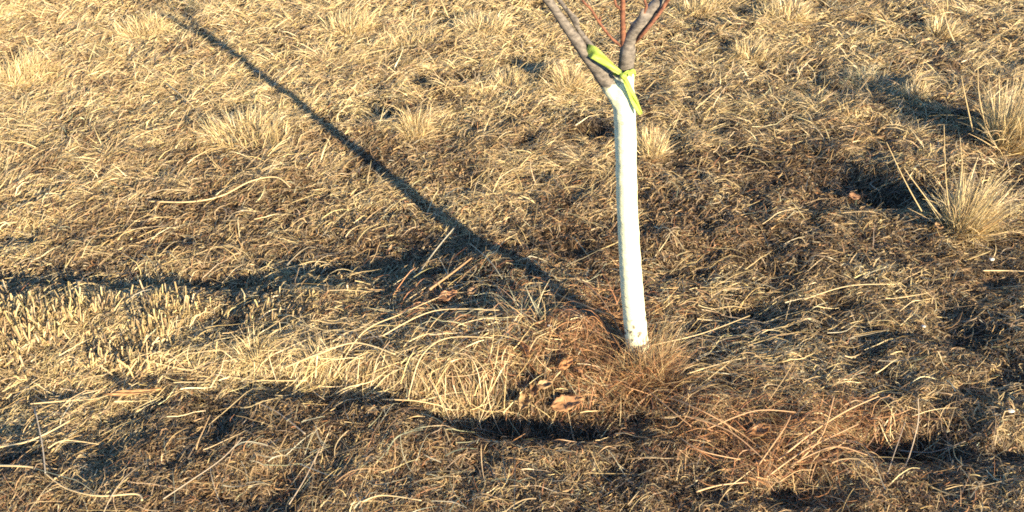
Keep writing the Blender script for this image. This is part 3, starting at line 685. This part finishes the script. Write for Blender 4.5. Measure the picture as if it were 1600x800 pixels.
def band(name, pts, widths, facing, th=.0012):
    """pts world, widths m; facing = direction the flat of the band looks at each point"""
    pts = smooth_path(pts, 6); k = len(pts); ww = np.interp(np.linspace(0, 1, k), np.linspace(0, 1, len(widths)), widths)
    fc = [Vector(f) for f in facing]; V = []; F = []; mm = 6
    for i, p in enumerate(pts):
        t = (pts[min(i + 1, k - 1)] - pts[max(i - 1, 0)]).normalized()
        q = i / (k - 1) * (len(fc) - 1); a = int(min(q, len(fc) - 2)); f = fc[a].lerp(fc[a + 1], q - a)
        f = (f - t * f.dot(t)).normalized(); s_ = t.cross(f).normalized()
        for j in range(mm):
            u = j / (mm - 1) - .5
            V.append(p - knot + s_ * u * ww[i] + f * (.002 * math.sin(u * 9 + i * .35) + .0012 * math.sin(i * .9 + u * 4)))
    for i in range(k - 1):
        for j in range(mm - 1): q = i * mm + j; F.append((q, q + mm, q + mm + 1, q + 1))
    me = bpy.data.meshes.new(name); me.from_pydata([tuple(v) for v in V], [], F)
    for p in me.polygons: p.use_smooth = True
    o = link(name, me, M_TAPE, rib); md = o.modifiers.new('thickness', 'SOLIDIFY'); md.thickness = th; md.offset = 0
    sb = o.modifiers.new('round', 'SUBSURF'); sb.levels = 1; sb.render_levels = 2; return o
F0 = (0, -1, .2)
band('loop', [at(974, 117, TREE_Y - .036), at(958, 106, TREE_Y - .036), at(940, 92, TREE_Y - .030), at(927, 82, TREE_Y - .024), at(917, 78, TREE_Y - .004), at(921, 82, TREE_Y + .020), at(942, 108, TREE_Y + .028), at(974, 120, TREE_Y + .030), at(991, 118, TREE_Y + .012), at(990, 111, TREE_Y - .016), at(980, 116, TREE_Y - .033), at(974, 117, TREE_Y - .036)],
     [.007, .014, .023, .027, .023, .014, .010, .010, .010, .010, .008], [F0, F0, (-.3, -1, .2), (-1, -.3, .1), (-.5, 1, 0), (0, 1, 0), (.6, 1, 0), (1, 0, 0), (.5, -1, 0), F0])
band('tail', [at(974, 118, TREE_Y - .036), at(983, 138, TREE_Y - .034), at(992, 160, TREE_Y - .032), at(1001, 179, TREE_Y - .030)], [.008, .014, .015, .010], [F0, (.3, -1, .1), (-.2, -1, .3), F0])
band('tail', [at(973, 118, TREE_Y - .040), at(981, 114, TREE_Y - .046), at(989, 116, TREE_Y - .044)], [.006, .011, .014], [F0, (.2, -1, .4), F0])
import bmesh
bm = bmesh.new(); bmesh.ops.create_icosphere(bm, subdivisions=3, radius=.0085)
for v in bm.verts: v.co = Vector((v.co.x * 1.05, v.co.y * .8, v.co.z * .95)) * (1 + .14 * math.sin(v.co.x * 900) * math.cos(v.co.z * 700))
me = bpy.data.meshes.new('knot'); bm.to_mesh(me); bm.free()
for p in me.polygons: p.use_smooth = True
ko = link('knot', me, M_TAPE, rib); ko.location = (0, -.005, 0)

# ------------------------------------------------------------------ light
_f = at(969, 135, TREE_Y); _gx, _gy = gp(330, 66); _d = _f - Vector((float(_gx), float(_gy), float(Z(_gx, _gy)) + .015))
_h = math.hypot(_d.x, _d.y); SUN_EL = math.atan2(_d.z, _h); sx, sy = _d.x / _h, _d.y / _h; print('SUN', math.degrees(SUN_EL), sx, sy)
w = bpy.data.worlds.new('World'); sc.world = w; w.use_nodes = True; nt = w.node_tree
sk = nt.nodes.new('ShaderNodeTexSky'); sk.sky_type = 'NISHITA'; sk.sun_disc = False; sk.ozone_density = 6; sk.dust_density = .3; sk.sun_elevation = SUN_EL; sk.sun_rotation = math.atan2(sx, sy)
bg = nt.nodes['Background']; nt.links.new(sk.outputs[0], bg.inputs[0]); bg.inputs[1].default_value = .10
sl = bpy.data.lights.new('sun', 'SUN'); sl.energy = 5; sl.angle = R(.7); sl.color = (1, .81, .53)
so = bpy.data.objects.new('sun', sl); COL.objects.link(so)
so.rotation_euler = Vector((sx * math.cos(SUN_EL), sy * math.cos(SUN_EL), math.sin(SUN_EL))).to_track_quat('Z', 'Y').to_euler()

vs = sc.view_settings; vs.view_transform = 'Standard'; vs.look = 'None'; vs.gamma = 1; vs.use_curve_mapping = False; vs.exposure = 1.6
sc.cycles.filter_width = 1.8; sc.cycles.use_denoising = False; sc.cycles.max_bounces = 5; sc.cycles.diffuse_bounces = 2; sc.cycles.glossy_bounces = 2; sc.cycles.transmission_bounces = 3
sc.cycles.sample_clamp_indirect = 4
